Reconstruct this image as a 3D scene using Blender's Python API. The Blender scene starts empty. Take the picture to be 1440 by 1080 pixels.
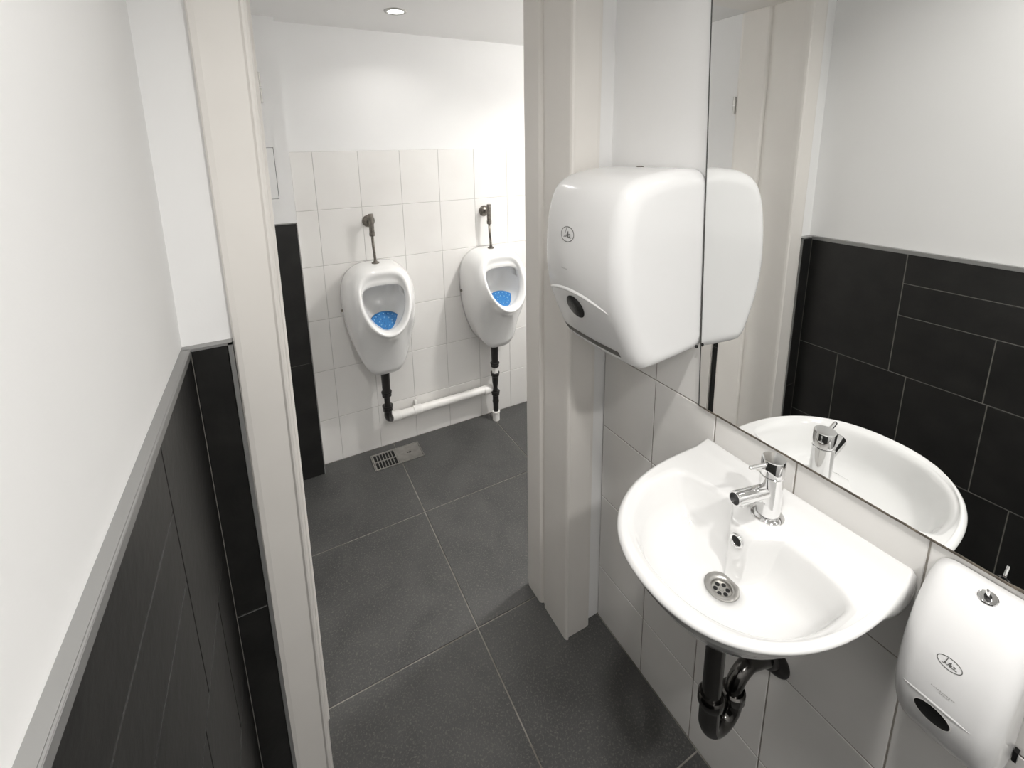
import bpy, bmesh, math
from mathutils import Vector, Matrix
from mathutils.bvhtree import BVHTree
import mathutils

S = bpy.context.scene
COL = S.collection
PI = math.pi

# ------------------------------------------------------------------ camera
def make_camera():
    cam = bpy.data.cameras.new('camera')
    o = bpy.data.objects.new('camera', cam); COL.objects.link(o)
    rx, ry, rz = 0.2082, 0.0189, 0.4810
    f, px, py = 638.2, 709.6, 342.4
    fwd = Vector((math.sin(rz)*math.cos(rx), math.cos(rz)*math.cos(rx), -math.sin(rx)))
    r = fwd.cross(Vector((0, 0, 1))).normalized(); d = fwd.cross(r)
    r2 = r*math.cos(ry) + d*math.sin(ry); d2 = -r*math.sin(ry) + d*math.cos(ry)
    M = Matrix((r2, -d2, -fwd)).transposed().to_4x4()
    M.translation = Vector((-0.803, -0.9147, 1.4924))
    o.matrix_world = M
    cam.sensor_width = 36; cam.sensor_fit = 'HORIZONTAL'
    cam.lens = f/1440*36
    cam.shift_x = -(px-720)/1440; cam.shift_y = (py-540)/1440
    cam.clip_start = 0.02
    S.camera = o
make_camera()

# ------------------------------------------------------------------ world, lights, exposure
w = bpy.data.worlds.new('world'); S.world = w; w.use_nodes = True
w.node_tree.nodes['Background'].inputs[0].default_value = (0.9, 0.92, 1, 1)
w.node_tree.nodes['Background'].inputs[1].default_value = 0.1
S.view_settings.view_transform = 'Standard'; S.view_settings.look = 'None'
S.view_settings.gamma = 1.0; S.view_settings.use_curve_mapping = False
S.view_settings.exposure = 0.26
try:
    S.cycles.max_bounces = 12; S.cycles.diffuse_bounces = 8; S.cycles.glossy_bounces = 6
    S.cycles.use_denoising = True
except Exception:
    pass
ZA, ZF = 2.30, 2.00          # ceilings: washroom, urinal room
def lamp(name, loc, watts, size, spread=170, col=(1, .975, .94)):
    l = bpy.data.lights.new(name, 'AREA'); l.shape = 'DISK'; l.size = size
    l.energy = watts; l.color = col; l.spread = math.radians(spread)
    o = bpy.data.objects.new(name, l); COL.objects.link(o); o.location = loc
    return o
lamp('washroom_light', (-.60, -.76, ZA-.012), 4.7, .10, 125)
lamp('washroom_light', (-.45, -1.50, ZA-.012), 8.6, .12, 140)  # fill light added behind the camera, no fitting modelled
lamp('urinal_room_lamp', (-.298, .90, ZF-.012), .75, .07, 140)
lamp('urinal_room_lamp', (.66, .36, ZF-.012), 12.5, .12, 150)

# ------------------------------------------------------------------ materials
def mat(name, col, rough=.5, metal=0, spec=.5, noise=None, bump=None, emit=None, coat=0):
    m = bpy.data.materials.new(name); m.use_nodes = True
    nt = m.node_tree; b = nt.nodes['Principled BSDF']
    b.inputs['Base Color'].default_value = (*col, 1); b.inputs['Roughness'].default_value = rough
    b.inputs['Metallic'].default_value = metal; b.inputs['Specular IOR Level'].default_value = spec
    b.inputs['Coat Weight'].default_value = coat; b.inputs['Coat Roughness'].default_value = .06
    tc = nt.nodes.new('ShaderNodeTexCoord')
    geo = nt.nodes.new('ShaderNodeNewGeometry')
    if noise:
        sc, c2, lo, hi = noise
        n = nt.nodes.new('ShaderNodeTexNoise'); n.inputs['Scale'].default_value = sc; n.inputs['Detail'].default_value = 6
        nt.links.new(geo.outputs['Position'], n.inputs['Vector'])
        r = nt.nodes.new('ShaderNodeValToRGB')
        r.color_ramp.elements[0].position = lo; r.color_ramp.elements[0].color = (*col, 1)
        r.color_ramp.elements[1].position = hi; r.color_ramp.elements[1].color = (*c2, 1)
        nt.links.new(n.outputs['Fac'], r.inputs[0]); nt.links.new(r.outputs[0], b.inputs['Base Color'])
    if bump:
        sc, st = bump
        n = nt.nodes.new('ShaderNodeTexNoise'); n.inputs['Scale'].default_value = sc; n.inputs['Detail'].default_value = 4
        nt.links.new(geo.outputs['Position'], n.inputs['Vector'])
        bp = nt.nodes.new('ShaderNodeBump'); bp.inputs['Strength'].default_value = st; bp.inputs['Distance'].default_value = .002
        nt.links.new(n.outputs['Fac'], bp.inputs['Height']); nt.links.new(bp.outputs[0], b.inputs['Normal'])
    if emit:
        b.inputs['Emission Color'].default_value = (*emit[0], 1); b.inputs['Emission Strength'].default_value = emit[1]
    return m
M_wall = mat('white_wall_paint', (.85, .85, .848), .85, noise=(3, (.83, .83, .828), .35, .7), bump=(240, .05))
M_ceil = mat('ceiling_paint', (.78, .775, .765), .9)
M_tile = mat('white_glazed_tile', (.80, .79, .77), .13, noise=(5, (.77, .755, .735), .4, .7), bump=(14, .05))
M_grout = mat('grey_grout', (.25, .23, .205), .9, noise=(60, (.38, .355, .32), .4, .65))
M_slate = mat('black_slate_tile', (.0085, .0085, .008), .38, noise=(16, (.018, .0175, .0165), .35, .75), bump=(55, .3))
M_dgrout = mat('dark_grout', (.22, .21, .19), .9)
M_casing = mat('cream_door_paint', (.78, .755, .72), .38, noise=(6, (.75, .725, .69), .35, .7), bump=(90, .04))
M_ceramic = mat('white_sanitary_ceramic', (.79, .79, .785), .07, coat=.4)
M_plastic = mat('white_dispenser_plastic', (.78, .78, .78), .2, coat=.15)
M_chrome = mat('chrome', (.82, .82, .82), .07, 1)
M_steel = mat('brushed_steel', (.55, .54, .52), .33, 1, noise=(40, (.45, .44, .42), .4, .7))
M_trim = mat('grey_metal_trim', (.33, .33, .325), .42, .55)
M_black = mat('black_plastic', (.008, .008, .008), .22)
M_dark = mat('dark_opening', (.004, .004, .004), .7)
M_rubber = mat('black_pipe_plastic', (.02, .019, .018), .3)
M_trap = mat('dark_chrome_pipe', (.09, .087, .083), .15, 1)
M_dull = mat('aged_dark_metal', (.16, .145, .13), .3, .85, noise=(80, (.25, .23, .2), .4, .6))
M_pvc = mat('white_painted_pipe', (.86, .85, .83), .35, noise=(25, (.80, .79, .76), .4, .7))
M_print = mat('grey_print', (.12, .12, .115), .5)
M_print2 = mat('pale_grey_print', (.30, .29, .28), .5)
M_seal = mat('brown_silicone', (.07, .058, .045), .6, noise=(70, (.16, .135, .105), .45, .7))
M_edge = mat('dark_mirror_edge', (.10, .10, .095), .35, .4)
M_lens = mat('lit_lamp_lens', (1, 1, 1), .4, emit=((1, .98, .95), 14))
M_mirror = mat('mirror_silver', (.88, .885, .88), .0, 1)

def floor_mat():
    m = bpy.data.materials.new('dark_speckled_floor_tile'); m.use_nodes = True
    nt = m.node_tree; b = nt.nodes['Principled BSDF']; L = nt.links
    geo = nt.nodes.new('ShaderNodeNewGeometry')
    def noise(sc, det, lo, hi, c1, c2, stretch=None):
        n = nt.nodes.new('ShaderNodeTexNoise'); n.inputs['Scale'].default_value = sc; n.inputs['Detail'].default_value = det
        n.inputs['Distortion'].default_value = .8
        L.new(geo.outputs['Position'], n.inputs['Vector'])
        r = nt.nodes.new('ShaderNodeValToRGB'); r.color_ramp.elements[0].position = lo; r.color_ramp.elements[1].position = hi
        r.color_ramp.elements[0].color = (*c1, 1); r.color_ramp.elements[1].color = (*c2, 1)
        L.new(n.outputs['Fac'], r.inputs[0]); return r
    a = noise(5, 5, .3, .75, (.050, .0505, .0505), (.082, .082, .081))
    s = noise(210, 5, .52, .72, (0, 0, 0), (1, 1, 1))
    mx = nt.nodes.new('ShaderNodeMix'); mx.data_type = 'RGBA'
    L.new(s.outputs[0], mx.inputs['Factor']); L.new(a.outputs[0], mx.inputs['A']); mx.inputs['B'].default_value = (.135, .13, .12, 1)
    L.new(mx.outputs['Result'], b.inputs['Base Color'])
    b.inputs['Roughness'].default_value = .5
    n = nt.nodes.new('ShaderNodeTexNoise'); n.inputs['Scale'].default_value = 130; L.new(geo.outputs['Position'], n.inputs['Vector'])
    bp = nt.nodes.new('ShaderNodeBump'); bp.inputs['Strength'].default_value = .25; bp.inputs['Distance'].default_value = .001
    L.new(n.outputs['Fac'], bp.inputs['Height']); L.new(bp.outputs[0], b.inputs['Normal'])
    return m
M_floor = floor_mat()

def mat_blue():
    m = mat('blue_perforated_rubber', (.035, .22, .60), .35)
    nt = m.node_tree; b = nt.nodes['Principled BSDF']; L = nt.links
    geo = nt.nodes.new('ShaderNodeNewGeometry')
    v = nt.nodes.new('ShaderNodeTexVoronoi'); v.inputs['Scale'].default_value = 170
    L.new(geo.outputs['Position'], v.inputs['Vector'])
    r = nt.nodes.new('ShaderNodeValToRGB'); r.color_ramp.elements[0].position = .12; r.color_ramp.elements[1].position = .35
    r.color_ramp.elements[0].color = (.006, .035, .13, 1); r.color_ramp.elements[1].color = (.035, .18, .44, 1)
    L.new(v.outputs['Distance'], r.inputs[0]); L.new(r.outputs[0], b.inputs['Base Color'])
    return m
M_blue = mat_blue()

# ------------------------------------------------------------------ helpers
def link(name, me, m, parent=None, smooth=False, kind=None):
    if m is not None and not me.materials: me.materials.append(m)
    o = bpy.data.objects.new(name, me); COL.objects.link(o)
    if parent is not None: o.parent = parent
    if smooth:
        for p in me.polygons: p.use_smooth = True
    if kind: o['kind'] = kind
    return o
def build(name, bm, m, parent=None, smooth=False, kind=None, sharp=None):
    bmesh.ops.recalc_face_normals(bm, faces=bm.faces)
    me = bpy.data.meshes.new(name)
    if sharp:
        for e in bm.edges:
            if len(e.link_faces) == 2 and e.calc_face_angle(0) > math.radians(sharp): e.smooth = False
    bm.to_mesh(me); bm.free()
    return link(name, me, m, parent, smooth, kind)
def box(bm, a, b, bev=0):
    g = bmesh.new()
    bmesh.ops.create_cube(g, size=1)
    s = [b[i]-a[i] for i in range(3)]; c = [(b[i]+a[i])/2 for i in range(3)]
    for v in g.verts: v.co = Vector((v.co[i]*s[i]+c[i] for i in range(3)))
    if bev: bmesh.ops.bevel(g, geom=g.edges[:], offset=bev, segments=2, affect='EDGES', clamp_overlap=True)
    merge(bm, g)
def merge(bm, g, M=None):
    vs = [bm.verts.new(M @ v.co if M else v.co) for v in g.verts]
    g.verts.index_update()
    for f in g.faces:
        try: bm.faces.new([vs[v.index] for v in f.verts])
        except ValueError: pass
    g.free()
def tube(bm, pts, rad, n=16, cap=True):
    pts = [Vector(p) for p in pts]
    if not isinstance(rad, (list, tuple)): rad = [rad]*len(pts)
    rings = []; up = None
    for i, p in enumerate(pts):
        t = ((pts[min(i+1, len(pts)-1)]-p).normalized() + (p-pts[max(i-1, 0)]).normalized())
        if t.length < 1e-6: t = pts[min(i+1, len(pts)-1)]-pts[max(i-1, 0)]
        t.normalize()
        if up is None: up = t.orthogonal().normalized()
        up = (up - t*up.dot(t)).normalized(); sd = t.cross(up)
        rings.append([bm.verts.new(p + (up*math.cos(2*PI*k/n) + sd*math.sin(2*PI*k/n))*rad[i]) for k in range(n)])
    for a, b in zip(rings, rings[1:]):
        for k in range(n): bm.faces.new((a[k], a[(k+1) % n], b[(k+1) % n], b[k]))
    if cap: bm.faces.new(rings[0][::-1]); bm.faces.new(rings[-1])
def lathe(bm, prof, M=None, n=32, caps=True):
    """prof: (r, h) pairs, around local Z"""
    M = M or Matrix()
    rings = []
    for r, h in prof:
        rings.append([bm.verts.new(M @ Vector((r*math.cos(2*PI*k/n), r*math.sin(2*PI*k/n), h))) for k in range(n)])
    for a, b in zip(rings, rings[1:]):
        for k in range(n): bm.faces.new((a[k], a[(k+1) % n], b[(k+1) % n], b[k]))
    if caps: bm.faces.new(rings[0][::-1]); bm.faces.new(rings[-1])
def frame(loc, z, x=None):
    z = Vector(z).normalized(); x = Vector(x) if x else z.orthogonal(); x = (x-z*x.dot(z)).normalized(); y = z.cross(x)
    M = Matrix((x, y, z)).transposed().to_4x4(); M.translation = Vector(loc); return M
def arc(c, r, a0, a1, n, u, v):
    c = Vector(c); u = Vector(u); v = Vector(v)
    return [c + u*r*math.cos(a0+(a1-a0)*i/n) + v*r*math.sin(a0+(a1-a0)*i/n) for i in range(n+1)]
def empty(name, loc, label, cat, group=None):
    o = bpy.data.objects.new(name, None); COL.objects.link(o); o.location = loc; o.empty_display_size = .05
    o['label'] = label; o['category'] = cat
    if group: o['group'] = group
    bpy.context.view_layer.update()
    return o
def adopt(root):
    """children were built in world coordinates: keep them there"""
    for c in root.children: c.location = c.location - root.location

def copy_tree(o, parent=None):
    c = o.copy(); COL.objects.link(c)
    if parent is not None: c.parent = parent
    for ch in list(o.children): copy_tree(ch, c)
    return c

_tc = {}
def tile(parent, m, org, U, V, N, u0, u1, v0, v1, gap=.0013, th=.006, ch=.0012, name='tile'):
    """one tile: front face at org + u*U + v*V, thickness back along -N"""
    a, b = u1-u0-2*gap, v1-v0-2*gap
    if a < .004 or b < .004: return
    key = (m.name, round(a, 4), round(b, 4), tuple(U), tuple(V))
    U, V, N = Vector(U), Vector(V), Vector(N)
    me = _tc.get(key)
    if me is None:
        vs = []
        for (du, dv, n) in ((0, 0, -th), (a, 0, -th), (a, b, -th), (0, b, -th),
                            (0, 0, -ch), (a, 0, -ch), (a, b, -ch), (0, b, -ch),
                            (ch, ch, 0), (a-ch, ch, 0), (a-ch, b-ch, 0), (ch, b-ch, 0)):
            vs.append(U*du + V*dv + N*n)
        fs = [(3, 2, 1, 0), (8, 9, 10, 11)]
        for o in (0, 4):
            for k in range(4): fs.append((o+k, o+(k+1) % 4, o+4+(k+1) % 4, o+4+k))
        me = bpy.data.meshes.new(name); me.from_pydata(vs, [], fs); me.materials.append(m)
        bm = bmesh.new(); bm.from_mesh(me); bmesh.ops.recalc_face_normals(bm, faces=bm.faces); bm.to_mesh(me); bm.free()
        _tc[key] = me
    o = bpy.data.objects.new(name, me); COL.objects.link(o); o.parent = parent
    o.location = Vector(org) + U*(u0+gap) + V*(v0+gap)
    return o
def slab(name, a, b, m, parent=None, kind=None, bev=0):
    bm = bmesh.new(); box(bm, a, b, bev); return build(name, bm, m, parent, kind=kind)

# ------------------------------------------------------------------ levels read off the room
D = 1.22                      # urinal wall
XL = -.966                    # left wall plaster
TL = -.952                    # its tile face
ZT = 1.155                    # top of dark dado
# ------------------------------------------------------------------ floor
floor = slab('floor', (-1.1, -2.05, -.12), (1.2, 1.34, -.0025), mat('floor_grout', (.17, .155, .135), .9, noise=(9, (.30, .285, .26), .4, .6)), kind='structure')
xs = [-.362-.553*2, -.362-.553, -.362, .191, .744, 1.297]
ys = [.164-.537*k for k in range(5, 0, -1)] + [.164, .701, 1.238]
for i in range(len(xs)-1):
    for j in range(len(ys)-1):
        lo, hi = max(xs[i], TL), min(xs[i+1], 1.1)
        if ys[j+1] <= .165: hi = min(hi, 0)
        y0, y1 = max(ys[j], -1.95), min(ys[j+1], D)
        if hi-lo > .02 and y1-y0 > .02:
            tile(floor, M_floor, (0, 0, 0), (1, 0, 0), (0, 1, 0), (0, 0, 1), lo, hi, y0, y1, gap=.0021, th=.008, ch=.0008)
# ------------------------------------------------------------------ walls
wr = slab('wall_right', (.0045, -2.0, 0), (.10, .02, ZA), M_wall, kind='structure')
ZR = [0, .191, .4495, .688, .921, 1.165]
YR = [.018, -.172, -.3437, -.5139, -.7054, -.882, -1.057, -1.232, -1.407, -1.582, -1.757, -1.95]
slab('grout', (.0015, -1.95, 0), (.006, .018, .921), M_grout, wr)
slab('grout', (.0015, -.3437, .921), (.006, .018, 1.165), M_grout, wr)
for j in range(5):
    for i in range(len(YR)-1):
        if j == 4 and i > 1: continue
        tile(wr, M_tile, (0, 0, 0), (0, 1, 0), (0, 0, 1), (-1, 0, 0), YR[i+1], YR[i], ZR[j], ZR[j+1])

bm = bmesh.new()          # the plaster above the dado is a little out of plumb
for_ = [(-1.1, 0), (XL, 0), (XL, ZT), (XL+.014, ZA), (-1.1, ZA)]
fa = [bm.verts.new((x, -2.0, z)) for x, z in for_]; fb = [bm.verts.new((x, .02, z)) for x, z in for_]
bm.faces.new(fa); bm.faces.new(fb[::-1])
for k in range(5): bm.faces.new((fa[k], fa[(k+1) % 5], fb[(k+1) % 5], fb[k]))
wl = build('wall_left', bm, M_wall, kind='structure')
slab('grout', (XL-.001, -1.95, 0), (TL-.0015, .02, ZT-.004), M_dgrout, wl)
def lt(y0, y1, z0, z1): tile(wl, M_slate, (TL, 0, 0), (0, 1, 0), (0, 0, 1), (1, 0, 0), y0, y1, z0, z1, gap=.0011, th=.012)
lt(-.28, .003, .75, ZT-.004)
for a, b in ((-.85, -.28), (-1.4, -.85), (-1.95, -1.4)):
    lt(a, b, 1.05, ZT-.004); lt(a, b, .945, 1.05)
q = [-.28, -.505, -.73, -.96, -1.19, -1.42, -1.65, -1.95]
for a, b in zip(q, q[1:]): lt(b, a, .75, .945)
q = [.003, -.13, -.327, -.515, -.71, -.9, -1.09, -1.28, -1.47, -1.66, -1.95]
for a, b in zip(q, q[1:]): lt(b, a, .467, .75)
q = [.003, -.2, -.4, -.6, -.8, -1.0, -1.2, -1.4, -1.6, -1.95]
for a, b in zip(q, q[1:]): lt(b, a, .18, .467)
for a, b in zip(q, q[1:]): lt(b-.0, a, 0, .18)
bm = bmesh.new()
box(bm, (XL-.002, -1.95, ZT-.004), (TL-.0016, .003, ZT+.001)); box(bm, (TL-.0016, -1.95, ZT-.011), (TL+.0012, .003, ZT+.001), .0006)
build('trim_1', bm, M_trim, wl)

# wall with the doorway between washroom and urinal room
XO0, XO1, ZH, YB = -.815, -.14, 1.945, .215
bm = bmesh.new()
box(bm, (-1.1, .02, 0), (XO0-.012, YB, ZA)); box(bm, (XO1+.012, .02, 0), (1.2, YB, ZA)); box(bm, (XO0-.012, .02, ZH+.012), (XO1+.012, YB, ZA))
wd = build('wall_door', bm, M_wall, kind='structure')
slab('grout', (TL-.02, .005, 0), (-.896, .021, ZT-.004), M_dgrout, wd)
for z0, z1 in ((0, .572), (.572, ZT-.004)):
    tile(wd, M_slate, (0, .002, 0), (1, 0, 0), (0, 0, 1), (0, -1, 0), TL, -.895, z0, z1, gap=.0011, th=.012)
bm = bmesh.new()
box(bm, (XL, .0008, ZT-.004), (-.8880, .021, ZT+.001)); box(bm, (-.895, .0008, 0), (-.8880, .021, ZT))
build('trim_2', bm, M_trim, wd)

# far wall with white tiles
wf = slab('wall_far', (-1.1, D+.0045, 0), (1.2, D+.12, ZF+.3), M_wall, kind='structure')
XU = [-.70, -.6117] + [-.6117+.1886*k for k in range(1, 10)] + [1.1]
ZU = [0, .2308] + [.2308+.2519*k for k in range(1, 6)]
slab('grout', (-.70, D+.0012, 0), (1.1, D+.006, ZU[-1]), mat('pale_grout', (.50, .49, .47), .9), wf)
for j in range(6):
    for i in range(len(XU)-1):
        if XU[i+1]-XU[i] > .02:
            tile(wf, M_tile, (0, D, 0), (1, 0, 0), (0, 0, 1), (0, -1, 0), XU[i], XU[i+1], ZU[j], ZU[j+1], gap=.001)
# pier on the left of the urinal room with a dark dado
YP = 1.15
YQ = .385
wp = slab('wall_pier', (-1.1, YP+.012, 0), (-.702, D+.005, ZF+.3), M_wall, kind='structure')
slab('grout', (-.97, YP+.003, 0), (-.708, YP+.013, 1.2), M_dgrout, wp)
for x0, x1 in ((-.97, -.80+.0), (-.80, -.7055)):
    for z0, z1 in ((0, .567), (.567, 1.197)):
        tile(wp, M_slate, (0, YP, 0), (1, 0, 0), (0, 0, 1), (0, -1, 0), x0, x1, z0, z1, gap=.0009, th=.012)
bm = bmesh.new(); box(bm, (-.7055, YP-.0005, 0), (-.7015, YP+.014, 1.2)); box(bm, (-.97, YP-.0005, 1.197), (-.7015, YP+.014, 1.201))
build('trim_3', bm, M_trim, wp)
wfl = slab('wall_far_left', (-1.1, YB, 0), (-.978, YP+.012, ZF+.3), M_wall, kind='structure')
slab('grout', (-.979, YB, 0), (-.9735, YQ, 1.197), M_dgrout, wfl)
for z0, z1 in ((0, .567), (.567, 1.197)):
    tile(wfl, M_slate, (-.971, 0, 0), (0, 1, 0), (0, 0, 1), (1, 0, 0), YB+.001, YQ, z0, z1, gap=.0009, th=.007)
bm = bmesh.new(); box(bm, (-.979, YQ, 0), (-.962, YQ+.075, 1.197), .003); build('trim_4', bm, M_casing, wfl)
slab('wall_far_right', (1.1, YB, 0), (1.2, D+.12, ZF+.3), M_wall, kind='structure')
slab('wall_back', (-1.1, -2.05, 0), (.1, -1.95, ZA), M_wall, kind='structure')
slab('ceiling', (-1.1, -2.05, ZA), (.1, .02, ZA+.08), M_ceil, kind='structure')
slab('ceiling', (-1.1, YB, ZF), (1.2, D+.12, ZF+.08), M_ceil, kind='structure')

# ------------------------------------------------------------------ doorway
def prism(bm, poly, z0, z1):
    lo = [bm.verts.new((x, y, z0)) for x, y in poly]; hi = [bm.verts.new((x, y, z1)) for x, y in poly]
    n = len(poly)
    for k in range(n): bm.faces.new((lo[k], lo[(k+1) % n], hi[(k+1) % n], hi[k]))
    bm.faces.new(lo[::-1]); bm.faces.new(hi)
def lean_x(bm, xo=None):  # the left jamb stands slightly out of plumb
    for v in bm.verts: v.co.x += (.0055 if xo and v.co.x < xo+.016 else .0115)*v.co.z
door = slab('door_1', (XO0-.012, .022, ZH), (XO1+.012, YB-.002, ZH+.012), M_casing, kind='structure')
def casing_poly(x_in, x_out):
    s = 1 if x_out > x_in else -1
    f = lambda d: x_in + s*d
    w_ = abs(x_out-x_in)
    return [(f(0), .0215), (f(0), .006), (f(.002), .0), (f(.006), -.003), (f(.010), -.0025), (f(.0125), .001), (f(.014), .0025),
            (f(w_-.012), .0015), (f(w_-.003), .003), (f(w_), .007), (f(w_), .0215)]
bm = bmesh.new(); prism(bm, casing_poly(XO1, -.047), 0, ZH+.07); build('casing', bm, M_casing, door)
bm = bmesh.new(); prism(bm, casing_poly(XO0, -.893), 0, ZH+.07); lean_x(bm, -.893); build('casing', bm, M_casing, door)
bm = bmesh.new(); box(bm, (-.889, .001, ZH), (-.047, .0205, ZH+.0695), .002); build('casing', bm, M_casing, door)
def jamb(x, s):
    YE = YB + (.022 if s < 0 else 0)
    # x: face of the opening, s: +1 when the wall is to the right
    bm = bmesh.new()
    y1 = .122
    poly = [(x, .0216), (x, y1-.004), (x+s*.006, y1), (x+s*.006, y1+.010), (x-s*.001, y1+.013), (x-s*.005, y1+.018),
            (x-s*.006, YE-.006), (x-s*.002, YE+.004), (x+s*.012, YE+.004), (x+s*.012, .0216)]
    prism(bm, poly, 0, ZH+.001)
    if s < 0: lean_x(bm)
    return build('jamb', bm, M_casing, door)
jamb(XO1, 1); jamb(XO0, -1)
# hinges on the far edge of the left jamb
for z in (1.63, 1.055):
    bm = bmesh.new()
    hx = XO0 + .0115*z - (.004 if z < 1.3 else -.001)
    box(bm, (hx-.011, YB+.026, z-.030), (hx+.0045, YB+.0285, z+.030), .0008)
    tube(bm, [(hx+.0045, YB+.032, z-.032), (hx+.0045, YB+.032, z-.002)], .0050, 14)
    tube(bm, [(hx+.0045, YB+.032, z+.001), (hx+.0045, YB+.032, z+.032)], .0050, 14)
    build('hinge', bm, M_steel, door, sharp=40)

# ------------------------------------------------------------------ access panel on the pier
t = empty('access_panel', (-.80, YP+.012, 1.40), 'small white access panel high on the plaster beside the left door frame', 'panel')
bm = bmesh.new()
x0, x1, z0, z1 = -.93, -.745, 1.292, 1.522; y = YP+.012
for a, b in (((x0, y-.006, z0), (x1, y, z0+.012)), ((x0, y-.006, z1-.012), (x1, y, z1)), ((x0, y-.006, z0+.012), (x0+.012, y, z1-.012)), ((x1-.012, y-.006, z0+.012), (x1, y, z1-.012))):
    box(bm, a, b, .0015)
build('frame', bm, M_wall, t)
slab('gap_shadow', (x0+.012, y-.001, z0+.012), (x1-.012, y, z1-.012), M_dark, t).name = 'gap_shade'  # dark sheet behind the leaf, shade of the gap put in as colour
slab('door_leaf', (x0+.0135, y-.005, z0+.0135), (x1-.0135, y-.001, z1-.0135), M_wall, t, bev=.001)
adopt(t)

# ------------------------------------------------------------------ downlights
def downlight(x, y, z, label):
    t = empty('downlight', (x, y, z), label, 'lamp')
    bm = bmesh.new(); lathe(bm, [(.030, -.001), (.0305, -.004), (.034, -.006), (.041, -.004), (.043, 0)], n=40, caps=False); build('trim_ring', bm, M_steel, t, smooth=True)
    bm = bmesh.new(); lathe(bm, [(.0302, -.0005), (.028, -.003), (.015, -.0045), (.002, -.005)], n=32); build('lens', bm, M_lens, t, smooth=True)
    return t
downlight(-.298, .90, ZF, 'lit round ceiling downlight above the urinals, seen through the doorway')

# ------------------------------------------------------------------ mirror
MY0, MZ0 = -.304, .9235
t = empty('mirror', (-.004, -.8, MZ0), 'large frameless wall mirror above the white tiles, reflecting the black dado', 'mirror')
lean = .040/.84
bm = bmesh.new()
def yl(z): return MY0 + lean*(z-MZ0)
P = [(-1.75, MZ0), (yl(MZ0), MZ0), (yl(2.05), 2.05), (-1.75, 2.05)]
f = [bm.verts.new((-.0045, y, z)) for y, z in P]; b = [bm.verts.new((-.0006, y, z)) for y, z in P]
bm.faces.new(f); bm.faces.new(b[::-1])
for k in range(4): bm.faces.new((f[k], f[(k+1) % 4], b[(k+1) % 4], b[k]))
build('glass', bm, M_mirror, t)
bm = bmesh.new()
f = []
for x in (-.0052, -.0006):
    f.append([bm.verts.new((x, yl(z)+d, z)) for d, z in ((.0016, MZ0), (-.0004, MZ0), (-.0004, 2.05), (.0016, 2.05))])
for k in range(4): bm.faces.new((f[0][k], f[0][(k+1) % 4], f[1][(k+1) % 4], f[1][k]))
bm.faces.new(f[0]); bm.faces.new(f[1][::-1])
build('side_edge', bm, M_edge, t)
import random
rnd = random.Random(4)
bm = bmesh.new()
pts = []; n = 90
for i in range(n+1):
    y = yl(MZ0) - i*(1.75+yl(MZ0))/n
    a = .0011*rnd.random(); bmp = .004*math.exp(-((y+.815)/.02)**2)
    pts.append((y, MZ0+.0012+a+bmp, MZ0-.0028-.0008*rnd.random()))
f1 = [bm.verts.new((-.0055, y, a)) for y, a, b in pts]; f2 = [bm.verts.new((-.0062, y, (a+b)/2)) for y, a, b in pts]; f3 = [bm.verts.new((-.0005, y, b)) for y, a, b in pts]; f4 = [bm.verts.new((-.0044, y, a)) for y, a, b in pts]
for k in range(n):
    for A, B in ((f4, f1), (f1, f2), (f2, f3)): bm.faces.new((A[k], A[k+1], B[k+1], B[k]))
build('silicone_bead', bm, M_seal, t)
adopt(t)

# ------------------------------------------------------------------ basin
BC = (-.19, -.5175)
def in_outer(x, y):
    y = y-(-.518); x = -x
    y = abs(y) if y > 0 else abs(y)*1.035
    if x < 0: return False
    if x < .10: return y < .190 + .003*math.sin(x/.1*PI/2)
    return ((x-.10)/.265)**2.25 + (y/.193)**2.25 < 1
def in_inner(x, y):
    y = abs(y-(-.518)); x = -x
    bump = .042*math.exp(-(y/.036)**6)
    if x < .165: return ((.165-x)/(.165-.110-bump))**4.6 + (y/.156)**3.4 < 1
    return ((x-.165)/.168)**2.2 + (y/.156)**2.2 < 1
def radius(fn, a):
    lo, hi = 0, .6
    c, s = math.cos(a), math.sin(a)
    for _ in range(40):
        m_ = (lo+hi)/2
        if fn(BC[0]+c*m_, BC[1]+s*m_): lo = m_
        else: hi = m_
    return lo
def smooth(e0, e1, x):
    t_ = max(0, min(1, (x-e0)/(e1-e0))); return t_*t_*(3-2*t_)
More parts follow.
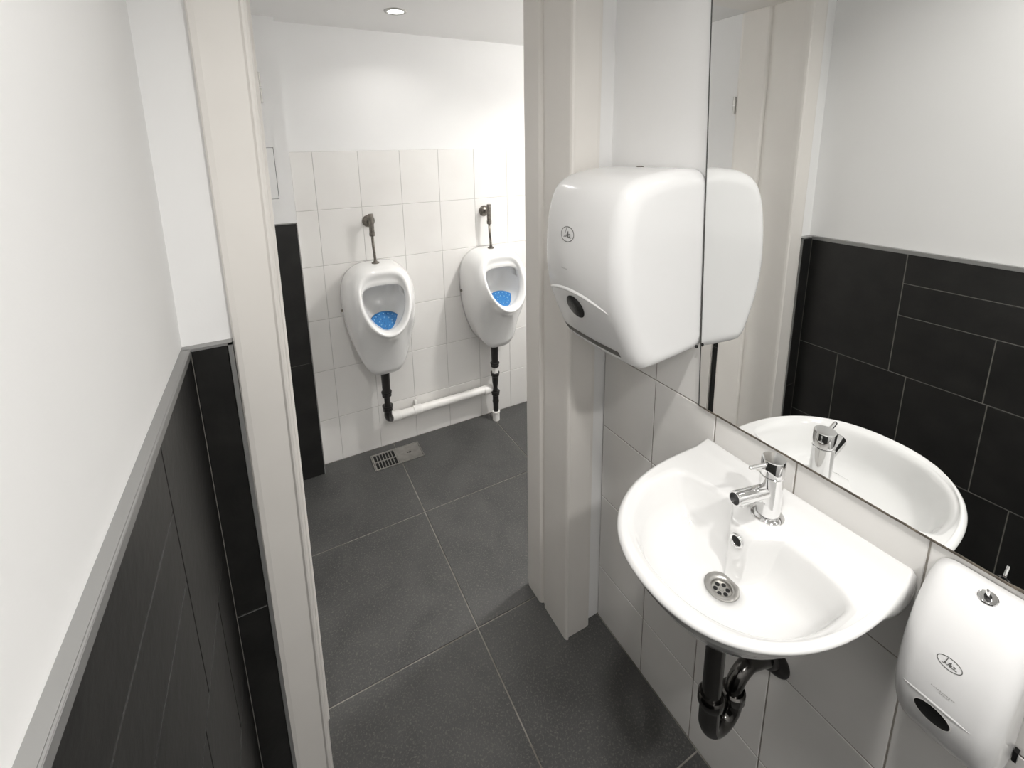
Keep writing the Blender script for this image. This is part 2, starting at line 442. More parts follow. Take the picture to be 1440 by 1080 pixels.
def basin():
    N = 192
    ang = [2*PI*k/N for k in range(N)]
    for cy in (.19, -.19):        # exact wall corners
        a = math.atan2(-.518+cy-BC[1], -.0001-BC[0]) % (2*PI)
        k = min(range(N), key=lambda i: abs(ang[i]-a)); ang[k] = a
    Ro = [radius(in_outer, a) for a in ang]; Ri = [radius(in_inner, a) for a in ang]
    bm = bmesh.new(); rings = []
    def ring(rf, zf):
        R = []
        for k, a in enumerate(ang):
            r = rf(k); x = BC[0]+math.cos(a)*r; y = BC[1]+math.sin(a)*r
            R.append(bm.verts.new((min(x, -.0003), y, zf(x, k))))
        rings.append(R)
    up = lambda x: .009*max(0, min(1, (x+.036)/.034))
    # underside, outwards
    def und(fr): return lambda k: .022 + (Ro[k]-.022)*fr
    ring(lambda k: .022, lambda x, k: .700)
    dz = lambda x: -.035*smooth(-.13, -.02, x)
    for fr, z in ((.12, .701), (.3, .714), (.5, .737), (.64, .760), (.74, .780), (.82, .798), (.88, .812), (.93, .823)): ring(und(fr), lambda x, k, z=z: z+dz(x)*(z-.70)/.13)
    for d, z, q_ in ((.0070, .832, 1), (.003, .837, 1), (.0004, .841, .6), (0, .844, .2), (.0015, .8465, 0), (.005, .850, 0), (.010, .8512, 0)):
        ring(lambda k, d=d: Ro[k]-d, lambda x, k, z=z, q_=q_: z+dz(x)*q_+up(x)*(1-q_))
    M_ = 16
    for i in range(1, M_):
        q_ = i/M_
        ring(lambda k: (Ro[k]-.010)*(1-q_) + (Ri[k]+.010)*q_, lambda x, k: .8508-.0025*q_+up(x))
    for d, z in ((.010, .848), (.006, .847), (.002, .8435), (-.002, .838), (-.005, .830)):
        ring(lambda k, d=d: Ri[k]+d, lambda x, k, z=z: z)
    for fr, z in ((.955, .82), (.92, .806), (.88, .794), (.82, .782), (.74, .773), (.64, .7665), (.52, .761), (.4, .757), (.3, .7545), (.2, .7525)):
        ring(lambda k, fr=fr: .020+(Ri[k]-.005-.020)*fr, lambda x, k, z=z: z)
    ring(lambda k: .0215, lambda x, k: .7505)
    ring(lambda k: .0195, lambda x, k: .742)
    for a, b in zip(rings, rings[1:]):
        for k in range(N): bm.faces.new((a[k], a[(k+1) % N], b[(k+1) % N], b[k]))
    bm.faces.new(rings[0]); bm.faces.new(rings[-1][::-1])
    return bm
t = empty('wash_basin', (0, -.518, .70), 'small white D-shaped ceramic basin fixed to the tiles below the mirror', 'sink')
bb = basin(); bmesh.ops.recalc_face_normals(bb, faces=bb.faces)
bvh = BVHTree.FromBMesh(bb)
build('bowl', bb, M_ceramic, t, smooth=True)
# drain fitting
bm = bmesh.new(); lathe(bm, [(.0275, .7515), (.0275, .7535), (.025, .7545), (.0175, .7525), (.0162, .750), (.0160, .7462)], frame((BC[0], BC[1], 0), (0, 0, 1)), 40, caps=False)
dr = build('drain_flange', bm, M_steel, t, smooth=True, sharp=50)
bm = bmesh.new(); lathe(bm, [(.0162, .7455), (.0162, .7463), (.004, .7467), (.0035, .7475), (.0005, .7478)], frame((BC[0], BC[1], 0), (0, 0, 1)), 32); build('strainer', bm, M_steel, dr)
for k in range(6):
    a = 2*PI*k/6+.3
    bm = bmesh.new(); lathe(bm, [(.0036, .7463), (.0036, .7472)], frame((BC[0]+.0098*math.cos(a), BC[1]+.0098*math.sin(a), 0), (0, 0, 1)), 14)
    build('strainer_hole', bm, M_dark, dr)
# overflow
h, nrm, _, _ = bvh.ray_cast(Vector((-.19, -.515, .8265)), Vector((1, 0, .02)))
if nrm.x > 0: nrm = -nrm
F = frame(h + nrm*.0004, nrm)
bm = bmesh.new(); lathe(bm, [(.0125, -.001), (.0125, .0012), (.0105, .0028), (.0085, .0018), (.0078, -.0005)], F, 32, caps=False); ov = build('overflow_ring', bm, M_chrome, t, smooth=True)
bm = bmesh.new(); lathe(bm, [(.0080, .0002), (.0080, .0006)], F, 24); build('overflow_hole', bm, M_dark, ov)
adopt(t)

# ------------------------------------------------------------------ tap
TX, TY, TZ = -.083, -.519, .8483
t = empty('mixer_tap', (TX, TY, TZ), 'chrome single-lever mixer tap with round spout standing on the basin ledge', 'tap')
bm = bmesh.new(); lathe(bm, [(.0262, 0), (.0262, .0025), (.0245, .0045), (.0200, .0062)], frame((TX, TY, TZ), (0, 0, 1)), 40); build('base_ring', bm, M_chrome, t, smooth=True, sharp=40)
bm = bmesh.new(); lathe(bm, [(.0188, .004), (.0186, .0825), (.0176, .0835)], frame((TX, TY, TZ), (0, 0, 1)), 40); build('body', bm, M_chrome, t, smooth=True, sharp=40)
bm = bmesh.new(); lathe(bm, [(.0168, .0825), (.0168, .0845)], frame((TX, TY, TZ), (0, 0, 1)), 40); build('joint_ring', bm, M_black, t, smooth=True, sharp=40)
bm = bmesh.new(); lathe(bm, [(.0180, .0845), (.0188, .0852), (.0188, .113), (.0178, .1145), (.012, .1152), (.001, .1154)], frame((TX, TY, TZ), (0, 0, 1)), 40); cap = build('lever_cap', bm, M_chrome, t, smooth=True, sharp=40)
sd = Vector((-1, .13, .10)).normalized()
s0 = Vector((TX, TY, TZ+.052)); s1 = s0 + sd*.083
bm = bmesh.new(); lathe(bm, [(.0122, .004), (.0122, .081), (.0114, .083), (.0098, .083), (.0095, .081), (.0094, .076)], frame(s0, sd), 32)
sp = build('spout', bm, M_chrome, t, smooth=True, sharp=40)
bm = bmesh.new(); lathe(bm, [(.0096, .0775), (.0096, .078)], frame(s0, sd), 24); build('spout_end', bm, mat('dark_spout_end', (.05, .05, .05), .3), sp)
e = s0 + sd*.070
bm = bmesh.new(); lathe(bm, [(.0075, -.0135), (.0075, -.005)], frame(e, (0, 0, 1)), 20); build('aerator', bm, M_chrome, sp, smooth=True, sharp=40)
l0 = Vector((TX, TY, TZ+.104)); ld = Vector((-1, .16, .10)).normalized()
bm = bmesh.new(); tube(bm, [l0+ld*.012, l0+ld*.046, l0+ld*.052, l0+ld*.054], [.0037, .0037, .0032, .0015], 16); build('lever', bm, M_chrome, cap, smooth=True, sharp=50)
adopt(t)

# ------------------------------------------------------------------ waste pipe under the basin
PX, PY = BC
t = empty('drain_trap', (PX, PY, .45), 'dark chrome pipe trap curving from under the basin into the wall', 'pipe')
bm = bmesh.new(); tube(bm, [(PX, PY, .7015), (PX, PY, .50)], .0165, 24); build('inlet_pipe', bm, M_trap, t, smooth=True, sharp=50)
px2 = -.124
z2 = .470
mid = (PX+px2)/2; rr = (px2-PX)/2
bm = bmesh.new(); tube(bm, [(PX, PY, .506)] + arc((mid, PY, .455), rr, PI, 2*PI, 14, (1, 0, 0), (0, 0, 1)) + [(px2, PY, z2)], .0180, 24); build('u_bend', bm, M_trap, t, smooth=True, sharp=50)
bm = bmesh.new(); lathe(bm, [(.0215, -.010), (.0225, -.008), (.0225, .008), (.0200, .011)], frame((PX, PY, .506), (0, 0, 1)), 28); build('slip_nut', bm, M_trap, t, smooth=True, sharp=40)
bm = bmesh.new(); lathe(bm, [(.0205, -.010), (.0215, -.008), (.0215, .008), (.0180, .011)], frame((px2, PY, z2), (0, 0, 1)), 28); build('slip_nut', bm, M_trap, t, smooth=True, sharp=40)
bm = bmesh.new(); tube(bm, [(px2, PY, z2)] + [(px2+.042-.042*math.cos(a), PY, z2+.008+.036*math.sin(a)) for a in [PI/2*k/12 for k in range(13)]] + [(-.045, PY, .4985), (-.0035, PY, .472)], .0150, 24); build('wall_elbow', bm, M_trap, t, smooth=True, sharp=50)
bm = bmesh.new(); lathe(bm, [(.0145, .030), (.0175, .026), (.018, .004)], frame((0, PY, .472), (-1, 0, .5)), 32); build('collar', bm, M_rubber, t, smooth=True, sharp=40)
bm = bmesh.new(); lathe(bm, [(.034, .0008), (.034, .003), (.030, .007), (.0185, .009)], frame((0, PY, .472), (-1, 0, 0)), 40); build('wall_flange', bm, M_rubber, t, smooth=True, sharp=40)
adopt(t)

# ------------------------------------------------------------------ dispensers
def dispenser_body(prof, y0, y1, r, bulge, taper=0, dome=.001):
    """prof: (x, z) list from wall top, over the front, to wall bottom; y0<y1; rounded ends"""
    # resample
    pts = [Vector((a, b)) for a, b in prof]
    # catmull-rom
    out = []
    for i in range(len(pts)-1):
        p0, p1, p2, p3 = pts[max(i-1, 0)], pts[i], pts[i+1], pts[min(i+2, len(pts)-1)]
        for s in range(6):
            u = s/6
            out.append(.5*((2*p1)+(p2-p0)*u+(2*p0-5*p1+4*p2-p3)*u*u+(3*p1-p0-3*p2+p3)*u**3))
    out.append(pts[-1])
    n = len(out)
    nor = []
    for i in range(n):
        tg = out[min(i+1, n-1)]-out[max(i-1, 0)]; nn = Vector((-tg.y, tg.x)).normalized()   # inward guess
        nor.append(nn)
    c = sum(out, Vector((0, 0)))/n
    for i in range(n):
        if nor[i].dot(Vector((c.x, c.y))-out[i]) < 0: nor[i] = -nor[i]
    for _ in range(30):
        nor = [(nor[max(i-1, 0)]+nor[i]+nor[min(i+1, n-1)]).normalized() for i in range(n)]
    nor[0] = Vector((0, -1)); nor[-1] = Vector((0, 1))
    st = []
    K = 9
    for k in range(K+1):
        a = PI/2*k/K; st.append((y0 + r*(1-math.sin(a)), r*(1-math.cos(a)) if False else r*(1-math.cos(PI/2-a)) ))
    st = []
    for k in range(K+1):
        a = PI/2*k/K            # 0 at end face
        st.append((r*(1-math.cos(a)), r*(1-math.sin(a))))      # (distance from the end, inset)
    left = [(y0+d, i_) for d, i_ in st]
    midn = 12
    mids = [(y0+r + (y1-y0-2*r)*k/midn, 0) for k in range(1, midn)]
    right = [(y1-d, i_) for d, i_ in reversed(st)]
    secs = left + mids + right
    bm = bmesh.new(); rings = []; yc = (y0+y1)/2; hw = (y1-y0)/2
    zlo, zhi = min(p.y for p in out), max(p.y for p in out)
    zm, hz, dmax = (zlo+zhi)/2, (zhi-zlo)/2, -min(p.x for p in out)
    for y, ins in secs:
        R = []
        for i in range(n):
            p = out[i].copy()
            p.x *= 1-ins/dmax; p.y = zm + (p.y-zm)*(1-ins/hz)
            x = min(p.x, 0)
            if i in (0, n-1): x = 0
            x *= 1 - bulge*((y-yc)/hw)**2
            yy = yc + (y-yc)*(1 - taper*((zhi-p.y)/(zhi-zlo))**2)
            R.append(bm.verts.new((x-.0006, yy, p.y)))
        rings.append(R)
    for a, b in zip(rings, rings[1:]):
        for k in range(n-1): bm.faces.new((a[k], a[k+1], b[k+1], b[k]))
    for R in (rings[0], rings[-1]):
        cc = sum((v.co for v in R), Vector())/len(R); out_d = -1 if R is rings[0] else 1
        prev = R
        for q_ in (.96, .88, .72, .5, .25):
            Q = [bm.verts.new(cc + (v.co-cc)*q_ + Vector((0, out_d*dome*(1-q_*q_), 0))) for v in R]
            for k in range(n): bm.faces.new((prev[k], prev[(k+1) % n], Q[(k+1) % n], Q[k]))
            prev = Q
        bm.faces.new(prev)
    for k in range(len(rings)-1):
        bm.faces.new((rings[k][0], rings[k+1][0], rings[k+1][-1], rings[k][-1]))
    bmesh.ops.recalc_face_normals(bm, faces=bm.faces)
    return bm
class Surf:
    def __init__(s, bm): s.b = BVHTree.FromBMesh(bm)
    def at(s, y, z, off=.0004):
        h, n, _, _ = s.b.ray_cast(Vector((-1, y, z)), Vector((1, 0, 0)))
        if h is None: return Vector((-.05, y, z))
        if n.x > 0: n = -n
        return h + n*off
    def ribbon(s, bm, pts, wd, off=.0005, closed=False, y_sign=1):
        """pts: (y,z) polyline laid on the front surface, flat strip of width wd"""
        P = [Vector(p) for p in pts]; n = len(P); A = []; B = []
        for i in range(n):
            a = P[(i-1) % n] if closed or i > 0 else P[i]; b = P[(i+1) % n] if closed or i < n-1 else P[i]
            tg = (b-a).normalized(); nn = Vector((-tg.y, tg.x))*wd/2
            A.append(bm.verts.new(s.at(P[i].x+nn.x, P[i].y+nn.y, off))); B.append(bm.verts.new(s.at(P[i].x-nn.x, P[i].y-nn.y, off)))
        for i in range(n if closed else n-1):
            j = (i+1) % n; bm.faces.new((A[i], A[j], B[j], B[i]))
    def disc(s, bm, cy, cz, ry, rz, off, n=40, rings=4, dome=0):
        prev = None; c = bm.verts.new(s.at(cy, cz, off+dome))
        for r in range(1, rings+1):
            q_ = r/rings
            R = [bm.verts.new(s.at(cy+ry*q_*math.cos(2*PI*k/n), cz+rz*q_*math.sin(2*PI*k/n), off+dome*(1-q_*q_))) for k in range(n)]
            for k in range(n):
                if prev: bm.faces.new((prev[k], prev[(k+1) % n], R[(k+1) % n], R[k]))
                else: bm.faces.new((c, R[k], R[(k+1) % n]))
            prev = R
        return prev
# script strokes of the oval emblem, in a unit box (x to the reader's right, y up)
GLYPH = [
    [(-.62, -.42), (-.52, -.46), (-.44, -.30), (-.30, .55), (-.24, .95)],          # tall slanted stroke
    [(-.42, .05), (-.22, -.42), (-.12, -.30), (.02, .22), (.12, .50), (.15, .40), (.06, -.1), (.03, -.42)],
    [(.03, -.42), (.12, -.40), (.22, .12)],
    [(.22, .12), (.20, -.20), (.26, -.42), (.36, -.34)],
    [(.36, -.02), (.46, .12), (.56, .02), (.46, -.24), (.36, -.42), (.50, -.34), (.62, -.46), (.74, -.34)],
]
def emblem(S_, root, cy, cz, ry, rz, wd, tilt=0):
    # the reader stands at -x looking to +x: his right is -y
    mp = lambda p: (cy - ry*p[0], cz + rz*p[1])
    bm = bmesh.new()
    S_.ribbon(bm, [mp((math.cos(2*PI*k/48)*1.0, math.sin(2*PI*k/48)*.78)) for k in range(48)], wd, closed=True)
    for g in GLYPH: S_.ribbon(bm, [mp((p[0]*.85, p[1]*.72)) for p in g], wd*.95, off=.0007)
    build('emblem', bm, M_print, root)
def dashes(S_, root, cy, cz, w_, h_, rows):
    bm = bmesh.new()
    for j, (a, b) in enumerate(rows):
        z = cz - j*h_*1.6
        y = cy + w_*(.5-a)
        while y > cy + w_*(.5-b):
            pts = [(y-.0004, z-h_*.4), (y-.0009, z+h_*.4), (y-.0016, z-h_*.4)]
            S_.ribbon(bm, pts, .0007, off=.0005); y -= .0022
    build('small_print', bm, M_print2, root)

# towel dispenser
prof = [(0, 1.442), (-.05, 1.443), (-.11, 1.439), (-.170, 1.428), (-.208, 1.406), (-.229, 1.366), (-.240, 1.31), (-.244, 1.25),
        (-.240, 1.195), (-.227, 1.145), (-.206, 1.095), (-.188, 1.060), (-.170, 1.040), (-.14, 1.035), (0, 1.047)]
t = empty('towel_dispenser', (0, -.152, 1.045), 'big white rounded paper towel dispenser on the wall beside the mirror', 'dispenser')
bm = dispenser_body(prof, -.2850, -.014, .034, .06)
for v in bm.verts: v.co.y += .043*(v.co.z-1.245)
SF = Surf(bm); side_b = BVHTree.FromBMesh(bm)
body = build('cover', bm, M_plastic, t, smooth=True)
# lower front panel edge (ridge), sensor window, outlet
bm = bmesh.new()
n = 40; cr = []
for i in range(n+1):
    u = -1+2*i/n
    y = -.141 - u*.108; z = 1.163 + .021*(1-u*u); thk = .0050*(1-u**4)+.0002
    a = SF.at(y, z+thk, .0002); c_ = SF.at(y, z, .0012+.55*thk); b = SF.at(y, z-thk*.9, .0002)
    cr.append([bm.verts.new(a), bm.verts.new(a.lerp(c_, .6)+Vector((-.0006, 0, .0004))), bm.verts.new(c_), bm.verts.new(b)])
for a, b in zip(cr, cr[1:]):
    for k in range(3): bm.faces.new((a[k], a[k+1], b[k+1], b[k]))
build('front_ridge', bm, M_plastic, t, smooth=True)
bm = bmesh.new(); SF.disc(bm, -.144, 1.147, .031, .0255, .0008, dome=.0012)
sw = build('sensor_window', bm, M_black, t, smooth=True)
bm = bmesh.new(); SF.ribbon(bm, [(-.141+.004*math.cos(a), 1.146+.007*math.sin(a)) for a in [PI*.6+PI*.9*i/8 for i in range(9)]], .0007, off=.0022); build('sensor_mark', bm, M_print, sw)
bm = bmesh.new()
cr = []
for i in range(21):
    y = -.066 - .178*i/20
    cr.append([bm.verts.new((x-.0008, y, z-.0008)) for x, z in ((-.192, 1.097), (-.177, 1.073), (-.160, 1.052), (-.145, 1.0445))])
for a, b in zip(cr, cr[1:]):
    for k in range(3): bm.faces.new((a[k], a[k+1], b[k+1], b[k]))
bm.free()
bm = bmesh.new(); SF.ribbon(bm, [(-.048-.196*i/20, 1.064) for i in range(21)], .015, off=.0006)
build('paper_slot', bm, mat('grey_slot', (.16, .155, .145), .6), t)
emblem(SF, t, -.129, 1.308, .0235, .0205, .0017)
dashes(SF, t, -.124, 1.232, .024, .0028, [(0, 1)])
bm = bmesh.new(); lathe(bm, [(.0085, -.001), (.0085, .0016), (.0070, .0022)], frame((-.030, -.118, 1.4430), (0, 0, 1)), 24); build('lock', bm, M_dull, t)
bm = bmesh.new(); lathe(bm, [(.0036, -.002), (.0036, .0010), (.0028, .0014)], frame((-.0135, -.2938, 1.062), (0, -1, 0)), 20); build('side_screw', bm, M_black, t)
adopt(t)

# soap dispenser
prof = [(0, .912), (-.020, .911), (-.040, .900), (-.060, .880), (-.077, .855), (-.091, .826), (-.100, .792), (-.103, .757),
        (-.097, .725), (-.083, .695), (-.062, .674), (-.035, .662), (0, .658)]
t = empty('soap_dispenser', (0, -.77, .66), 'white soap dispenser with dark oval window on the tiles right of the basin', 'dispenser')
bm = dispenser_body(prof, -.826, -.716, .022, .07, taper=.06)
SF = Surf(bm); build('cover', bm, M_plastic, t, smooth=True)
bm = bmesh.new()
cr = []
for i in range(25):
    u = -1+2*i/24
    y = -.766 - u*.034; z = .7655 + .0025*(1-u*u); thk = .0018*(1-u**4)+.0001
    a = SF.at(y, z+thk, .0002); c_ = SF.at(y, z, .0006+.5*thk); b = SF.at(y, z-thk, .0002)
    cr.append([bm.verts.new(a), bm.verts.new(c_), bm.verts.new(b)])
for a, b in zip(cr, cr[1:]):
    for k in range(2): bm.faces.new((a[k], a[k+1], b[k+1], b[k]))
build('front_ridge', bm, M_plastic, t, smooth=True)
bm = bmesh.new(); SF.disc(bm, -.766, .750, .0185, .0135, .0006, dome=.0008)
wn = build('level_window', bm, M_black, t, smooth=True)
bm = bmesh.new(); SF.ribbon(bm, [(-.766+.0190*math.cos(2*PI*k/40), .750+.0140*math.sin(2*PI*k/40)) for k in range(40)], .0012, off=.0010, closed=True); build('window_rim', bm, M_pvc, wn)
emblem(SF, t, -.769, .829, .0122, .0085, .00085)
dashes(SF, t, -.771, .791, .024, .0016, [(0, 1), (.35, .8)])
# lock plate and key pin on the sloping top
pc, pn, _, _ = SF.b.ray_cast(Vector((-.030, -.776, 1.2)), Vector((0, 0, -1)))
if pn.z < 0: pn = -pn
F = frame(pc, pn)
bm = bmesh.new(); lathe(bm, [(.0100, -.001), (.0100, .0008), (.0092, .0016), (.0084, .0012), (.0045, .0012)], F, 32); lk = build('lock_plate', bm, M_chrome, t, smooth=True, sharp=40)
bm = bmesh.new(); lathe(bm, [(.0038, .0010), (.0038, .0042), (.0030, .0046)], F, 20); build('key_socket', bm, M_black, lk)
bm = bmesh.new(); lathe(bm, [(.0017, .004), (.0017, .0195), (.0011, .0205)], F, 16); build('key_pin', bm, M_chrome, lk, smooth=True, sharp=40)
bm = bmesh.new(); box(bm, (-.012, -.8292, .683), (-.002, -.8245, .700), .0006); build('side_clip', bm, M_black, t)
adopt(t)

# ------------------------------------------------------------------ urinals
def spow(c, p): return math.copysign(abs(c)**p, c)
def make_urinal(x0):
    N = 96
    u0 = empty('urinal', (x0, D, .46), 'white ceramic wall urinal with a blue screen mat, nearest the door frame on the left', 'urinal', 'wall urinals')
    def rim(ph, ins_s=0, ins_t=0, ins_b=0):
        c, s = math.cos(ph), math.sin(ph)
        zc = .855
        if s >= 0: z = zc + (.112-ins_t)*spow(s, 2/3.0); w_ = (.114-ins_s)*spow(c, 2/3.4)
        else: z = zc + (.155-ins_b)*spow(s, 2/1.85); w_ = (.114-ins_s)*spow(c, 2/1.85)
        return w_, z
    def rdep(z): return .285 + (.150-.285)*smooth(.66, 1.03, z)
    def wallp(ph):
        c, s = math.cos(ph), math.sin(ph)
        zc = .80
        if s >= 0: return .160*spow(c, 2/3.4)*(1-.14*s*s), zc + .186*spow(s, 2/3.4)
        zz = spow(s, 2/4.0); tt = -zz
        return .160*spow(c, 2/4.0)*(1 - .40*tt**1.7), zc + .335*zz
    bm = bmesh.new(); rings = []
    phs = [2*PI*k/N for k in range(N)]
    def ring(fn):
        R = []
        for ph in phs:
            u, dep, z = fn(ph); R.append(bm.verts.new((x0+u, D-.0006-dep, z)))
        rings.append(R)
    T = 14
    for i in range(T, 0, -1):
        s_ = i/T
        def fn(ph, s_=s_):
            ru, rz_ = rim(ph); wu, wz = wallp(ph); dn = max(0, -math.sin(ph))
            e0 = 1-(1-s_)**2.4; d0 = 1-s_**1.5
            e1 = min(1, s_/.72)**1.1; d1 = (1-.50*(s_/.72)**.62) if s_ < .72 else .50*(1-(s_-.72)/.28)
            wt = smooth(.1, .8, dn)
            e = e0+(e1-e0)*wt; d_ = rdep(rz_)*(d0+(d1-d0)*wt)
            return ru+(wu-ru)*e, d_, rz_+(wz-rz_)*e
        ring(fn)
    ring(lambda ph: (rim(ph)[0], rdep(rim(ph)[1])-.000, rim(ph)[1]))
    ring(lambda ph: (rim(ph, .004, .004, .004)[0], rdep(rim(ph)[1])+.005, rim(ph, .004, .004, .004)[1]))
    ring(lambda ph: (rim(ph, .010, .010, .010)[0], rdep(rim(ph)[1])+.0055, rim(ph, .010, .010, .010)[1]))
    def top(ph): return max(0, math.sin(ph))
    def inner(i_s, i_t, i_b, off, offt=0):
        def fn(ph):
            u, z = rim(ph, i_s, i_t, i_b); return u, rdep(z)-off-offt*top(ph), z
        ring(fn)
    inner(.0150, .018, .015, .000)
    inner(.0180, .030, .018, .010, .002)
    inner(.0200, .045, .020, .016, .002)
    inner(.0215, .060, .021, .021, -.002)
    inner(.0220, .065, .021, .028, -.001)
    inner(.0205, .064, .020, .038, .004)
    ring(lambda ph: (rim(ph, .0185, .050, .018)[0], rdep(rim(ph)[1])-.050+.012*top(ph), rim(ph, .0185, .052, .018)[1]))
    ring(lambda ph: (rim(ph, .018, .035, .018)[0], rdep(rim(ph)[1])-.060+.008*top(ph), rim(ph, .018, .035, .018)[1]))
    ring(lambda ph: (rim(ph, .018, .025, .022)[0], .16-.07*top(ph), rim(ph, .018, .022, .022)[1]))
    ring(lambda ph: (rim(ph, .028, .03, .035)[0], .095-.05*top(ph), rim(ph, .028, .025, .035)[1]))
    ring(lambda ph: (rim(ph, .045, .05, .060)[0], .045-.015*top(ph), rim(ph, .045, .045, .060)[1]))
    ring(lambda ph: (rim(ph, .085, .09, .110)[0], .028, rim(ph, .085, .085, .110)[1]))
    for a, b in zip(rings, rings[1:]):
        for k in range(N): bm.faces.new((a[k], a[(k+1) % N], b[(k+1) % N], b[k]))
    bm.faces.new(rings[0]); bm.faces.new(rings[-1][::-1])
    bmesh.ops.recalc_face_normals(bm, faces=bm.faces)
    bv = BVHTree.FromBMesh(bm)
    build('bowl', bm, M_ceramic, u0, smooth=True)
    # side fixing caps
    for s_ in (-1, 1):
        bm = bmesh.new(); lathe(bm, [(.0065, -.003), (.0065, .005), (.0045, .0068)], frame((x0+s_*.160, D-.030, .772), (s_, -.3, 0)), 16); build('fixing_cap', bm, M_dull, u0)
    # flush valve, pipe and wall rose
    vx, vy = x0-.006, D-.062
    v = bmesh.new(); lathe(v, [(.0112, 1.130), (.0112, 1.210), (.0105, 1.2125)], frame((vx, vy, 0), (0, 0, 1)), 24)
    fv = build('flush_valve', v, M_dull, u0, smooth=True, sharp=40)
    v = bmesh.new(); lathe(v, [(.0098, 1.110), (.0125, 1.112), (.0125, 1.128), (.0098, 1.131)], frame((vx, vy, 0), (0, 0, 1)), 24); build('valve_nut', v, M_dull, fv, smooth=True, sharp=40)
    v = bmesh.new(); tube(v, [(vx, D-.016, 1.172), (vx, vy+.005, 1.172)], .0095, 16); build('valve_arm', v, M_dull, fv, smooth=True)
    v = bmesh.new(); lathe(v, [(.0285, .0008), (.0285, .003), (.022, .010), (.010, .017)], frame((vx, D, 1.172), (0, -1, 0)), 32); build('wall_rose', v, M_dull, fv, smooth=True, sharp=60)
    v = bmesh.new(); tube(v, [(vx, vy, 1.112), (vx+.001, vy-.001, 1.06), (vx+.003, vy-.003, 1.03), (vx+.004, vy-.004, .992)], .0062, 14); build('flush_pipe', v, M_dull, u0, smooth=True)
    zt = .985
    hh = bv.ray_cast(Vector((vx+.004, vy-.004, 1.3)), Vector((0, 0, -1)))[0]
    if hh: zt = hh.z
    v = bmesh.new(); lathe(v, [(.0175, -.004), (.0175, .003), (.0145, .006), (.0085, .008), (.0075, .014)], frame((vx+.004, vy-.004, zt), (0, 0, 1)), 24); build('inlet_nut', v, M_dull, u0, smooth=True, sharp=40)
    adopt(u0)
    # blue screen mat, its own thing
    m = empty('urinal_mat', (x0, D-.16, .73), 'blue perforated screen mat lying in the bowl of the left urinal', 'mat', 'blue urinal mats')
    g = bmesh.new(); R_ = 10; K = 40; prev = None
    def P(a, q_):
        u = .066*q_*math.cos(a); w2 = .068*q_*math.sin(a)
        s_ = w2
        dep = .185 - s_*.86; z = .738 + s_*.42 + .10*(u*u)/.078 + .05*abs(s_)*abs(s_)/.08
        return Vector((x0+u, D-dep, z))
    c = g.verts.new(P(0, 0)); rr_ = []
    for r in range(1, R_+1):
        R = [g.verts.new(P(2*PI*k/K, r/R_)) for k in range(K)]
        for k in range(K):
            if prev: g.faces.new((prev[k], prev[(k+1) % K], R[(k+1) % K], R[k]))
            else: g.faces.new((c, R[k], R[(k+1) % K]))
        prev = R
    d = bmesh.ops.extrude_face_region(g, geom=g.faces[:])
    for v_ in [e_ for e_ in d['geom'] if isinstance(e_, bmesh.types.BMVert)]: v_.co += Vector((0, .001, -.004))
    build('screen', g, M_blue, m, smooth=True)
    g = bmesh.new()
    for (aa, q_) in [(2*PI*k/9+.2, .42) for k in range(9)] + [(2*PI*k/16, .78) for k in range(16)]:
        p = P(aa, q_); lathe(g, [(.0032, -.001), (.0030, .0028), (.0016, .004)], frame(p, (0, -.5, .86)), 8)
    build('studs', g, mat('pale_blue_stud', (.25, .45, .70), .35), m)
    adopt(m)
    return u0, m
X1, X2 = -.392, .198
u1, m1 = make_urinal(X1)
u2 = copy_tree(u1); u2.location.x += X2-X1
u2['label'] = 'white ceramic wall urinal with a blue screen mat, the farther one on the right'
m2 = copy_tree(m1); m2.location.x += X2-X1
m2['label'] = 'blue perforated screen mat lying in the bowl of the right urinal'

# ------------------------------------------------------------------ urinal waste pipes
YPp = D-.075
t = empty('waste_pipe', (X1, YPp, .17), 'thick white painted waste pipe running low along the tiled wall between both urinals', 'pipe')
YH = D-.045
bm = bmesh.new(); tube(bm, [(X1+.030, YH, .178), (X2-.008, YH, .184)], .0215, 24); build('main_pipe', bm, M_pvc, t, smooth=True, sharp=50)
for xx, r_ in ((X1+.043, .0250), (X1+.155, .0240), (X2-.036, .0260)):
    bm = bmesh.new(); lathe(bm, [(.0205, -.022), (r_, -.020), (r_, .020), (.0205, .022)], frame((xx, YH, .180), (1, 0, 0)), 28); build('socket', bm, M_pvc, t, smooth=True, sharp=40)
bm = bmesh.new(); box(bm, (X1+.150, D-.024, .155), (X1+.162, D-.0005, .215), .002); build('wall_bracket', bm, M_pvc, t)
adopt(t)
t = empty('drain_pipe', (X1, YPp, .46), 'black drain pipe with ribbed joints under the left urinal', 'pipe', 'black urinal drain pipes')
def nuts(t, x, y, spec, m, z0=None):
    for z, r_, hh in spec:
        bm = bmesh.new(); lathe(bm, [(r_*.86, z-hh), (r_, z-hh*.7), (r_, z+hh*.4), (r_*1.1, z+hh*.55), (r_*1.1, z+hh), (r_*.8, z+hh)], frame((x, y, 0), (0, 0, 1)), 24); build('slip_nut', bm, m, t, smooth=True, sharp=35)
bm = bmesh.new(); tube(bm, [(X1, YPp, .4615), (X1, YPp, .452), (X1, YPp, .450), (X1, YPp, .32)], [.026, .026, .021, .019], 24); build('tail_pipe', bm, M_rubber, t, smooth=True, sharp=40)
bm = bmesh.new(); tube(bm, [(X1, YPp, .32), (X1, YPp, .235)], .0145, 20); build('neck', bm, M_rubber, t, smooth=True, sharp=40)
nuts(t, X1, YPp, [(.328, .0225, .014), (.252, .0235, .015)], M_rubber)
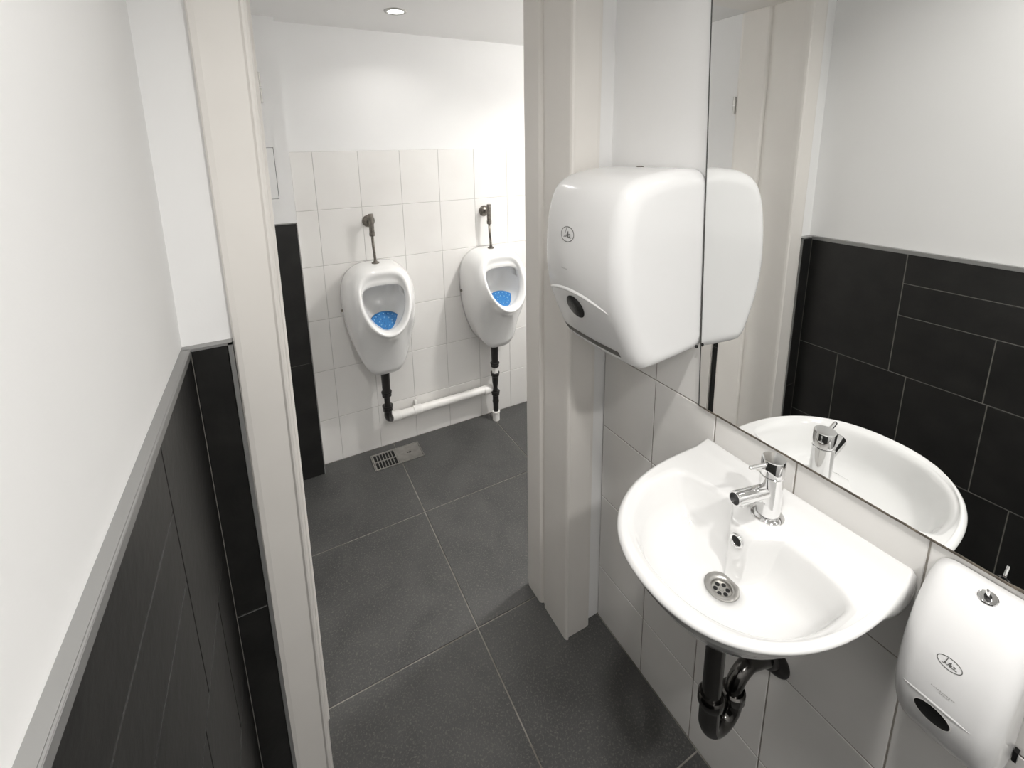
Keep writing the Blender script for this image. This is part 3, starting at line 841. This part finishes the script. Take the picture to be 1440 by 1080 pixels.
bm = bmesh.new(); tube(bm, [(X1, YPp, .245), (X1, YPp+.004, .212), (X1+.006, YPp+.012, .192), (X1+.016, YPp+.022, .180), (X1+.029, YH, .178)], [.019, .019, .019, .019, .018], 20); build('elbow', bm, M_rubber, t, smooth=True, sharp=50)
adopt(t)
t = empty('drain_pipe', (X2, YPp, .46), 'black drain pipe dropping to the floor under the right urinal', 'pipe', 'black urinal drain pipes')
bm = bmesh.new(); tube(bm, [(X2, YPp, .4615), (X2, YPp, .452), (X2, YPp, .450), (X2, YPp, .33)], [.026, .026, .021, .018], 24); build('tail_pipe', bm, M_rubber, t, smooth=True, sharp=40)
nuts(t, X2, YPp, [(.335, .0225, .013)], M_rubber)
bm = bmesh.new(); tube(bm, [(X2, YPp, .325), (X2, YPp, .275)], .0165, 20); build('white_neck', bm, M_pvc, t, smooth=True, sharp=40)
nuts(t, X2, YPp, [(.278, .0225, .011)], M_rubber)
bm = bmesh.new(); tube(bm, [(X2, YPp, .27), (X2, YPp, .235), (X2, YPp, .20), (X2, YPp, .17)], [.019, .0175, .012, .015], 20); build('neck', bm, M_rubber, t, smooth=True, sharp=40)
nuts(t, X2, YPp, [(.165, .0215, .012)], M_rubber)
bm = bmesh.new(); tube(bm, [(X2, YPp, .16), (X2, YPp, .13), (X2, YPp, .115), (X2, YPp, .10), (X2, YPp, .045)], [.0175, .0165, .0185, .0155, .0145], 20); build('lower_pipe', bm, M_rubber, t, smooth=True, sharp=40)
bm = bmesh.new(); lathe(bm, [(.0195, .0005), (.0195, .045), (.022, .047), (.022, .055), (.0175, .057)], frame((X2, YPp, 0), (0, 0, 1)), 24); build('white_floor_socket', bm, M_pvc, t, smooth=True, sharp=40)
adopt(t)

# ------------------------------------------------------------------ floor drain
fx0, fx1, fy0, fy1 = -.492, -.250, 1.045, 1.168
t = empty('floor_drain', (fx0, fy0, 0), 'rectangular steel floor drain with slotted grate in front of the left urinal', 'drain')
slab('pit', (fx0, fy0, .0002), (fx1, fy1, .0010), M_dark, t)
bm = bmesh.new()
for a, b in (((fx0, fy0, .001), (fx1, fy0+.004, .0042)), ((fx0, fy1-.004, .001), (fx1, fy1, .0042)), ((fx0, fy0+.004, .001), (fx0+.004, fy1-.004, .0042)), ((fx1-.004, fy0+.004, .001), (fx1, fy1-.004, .0042))): box(bm, a, b)
build('frame', bm, M_steel, t)
xm = fx0+.118
bm = bmesh.new()
for a, b in (((fx0+.006, fy0+.0045, .001), (fx0+.012, fy1-.0045, .0036)), ((xm-.006, fy0+.0045, .001), (xm, fy1-.0045, .0036)), ((fx0+.012, (fy0+fy1)/2-.003, .001), (xm-.006, (fy0+fy1)/2+.003, .0036)),
             ((fx0+.012, fy0+.0045, .001), (xm-.006, fy0+.008, .0036)), ((fx0+.012, fy1-.008, .001), (xm-.006, fy1-.0045, .0036))): box(bm, a, b)
gr = build('grate', bm, M_steel, t)
for k in range(1, 7):
    x = fx0+.012 + (xm-.006-fx0-.012)*k/7
    for a, b in ((fy0+.008, (fy0+fy1)/2-.003), ((fy0+fy1)/2+.003, fy1-.008)):
        slab('bar', (x-.0018, a, .001), (x+.0018, b, .0036), M_steel, gr)
bm = bmesh.new(); box(bm, (xm+.001, fy0+.0045, .001), (fx1-.0055, fy1-.0045, .0032), .0006)
pl = build('cover_plate', bm, M_steel, t)
bm = bmesh.new(); lathe(bm, [(.0055, .0032), (.0055, .0036)], frame(((xm+fx1)/2+.004, (fy0+fy1)/2, 0), (0, 0, 1)), 18); box(bm, ((xm+fx1)/2-.012, (fy0+fy1)/2-.002, .0031), ((xm+fx1)/2+.010, (fy0+fy1)/2+.002, .0035)); build('finger_hole', bm, M_dark, pl)
adopt(t)
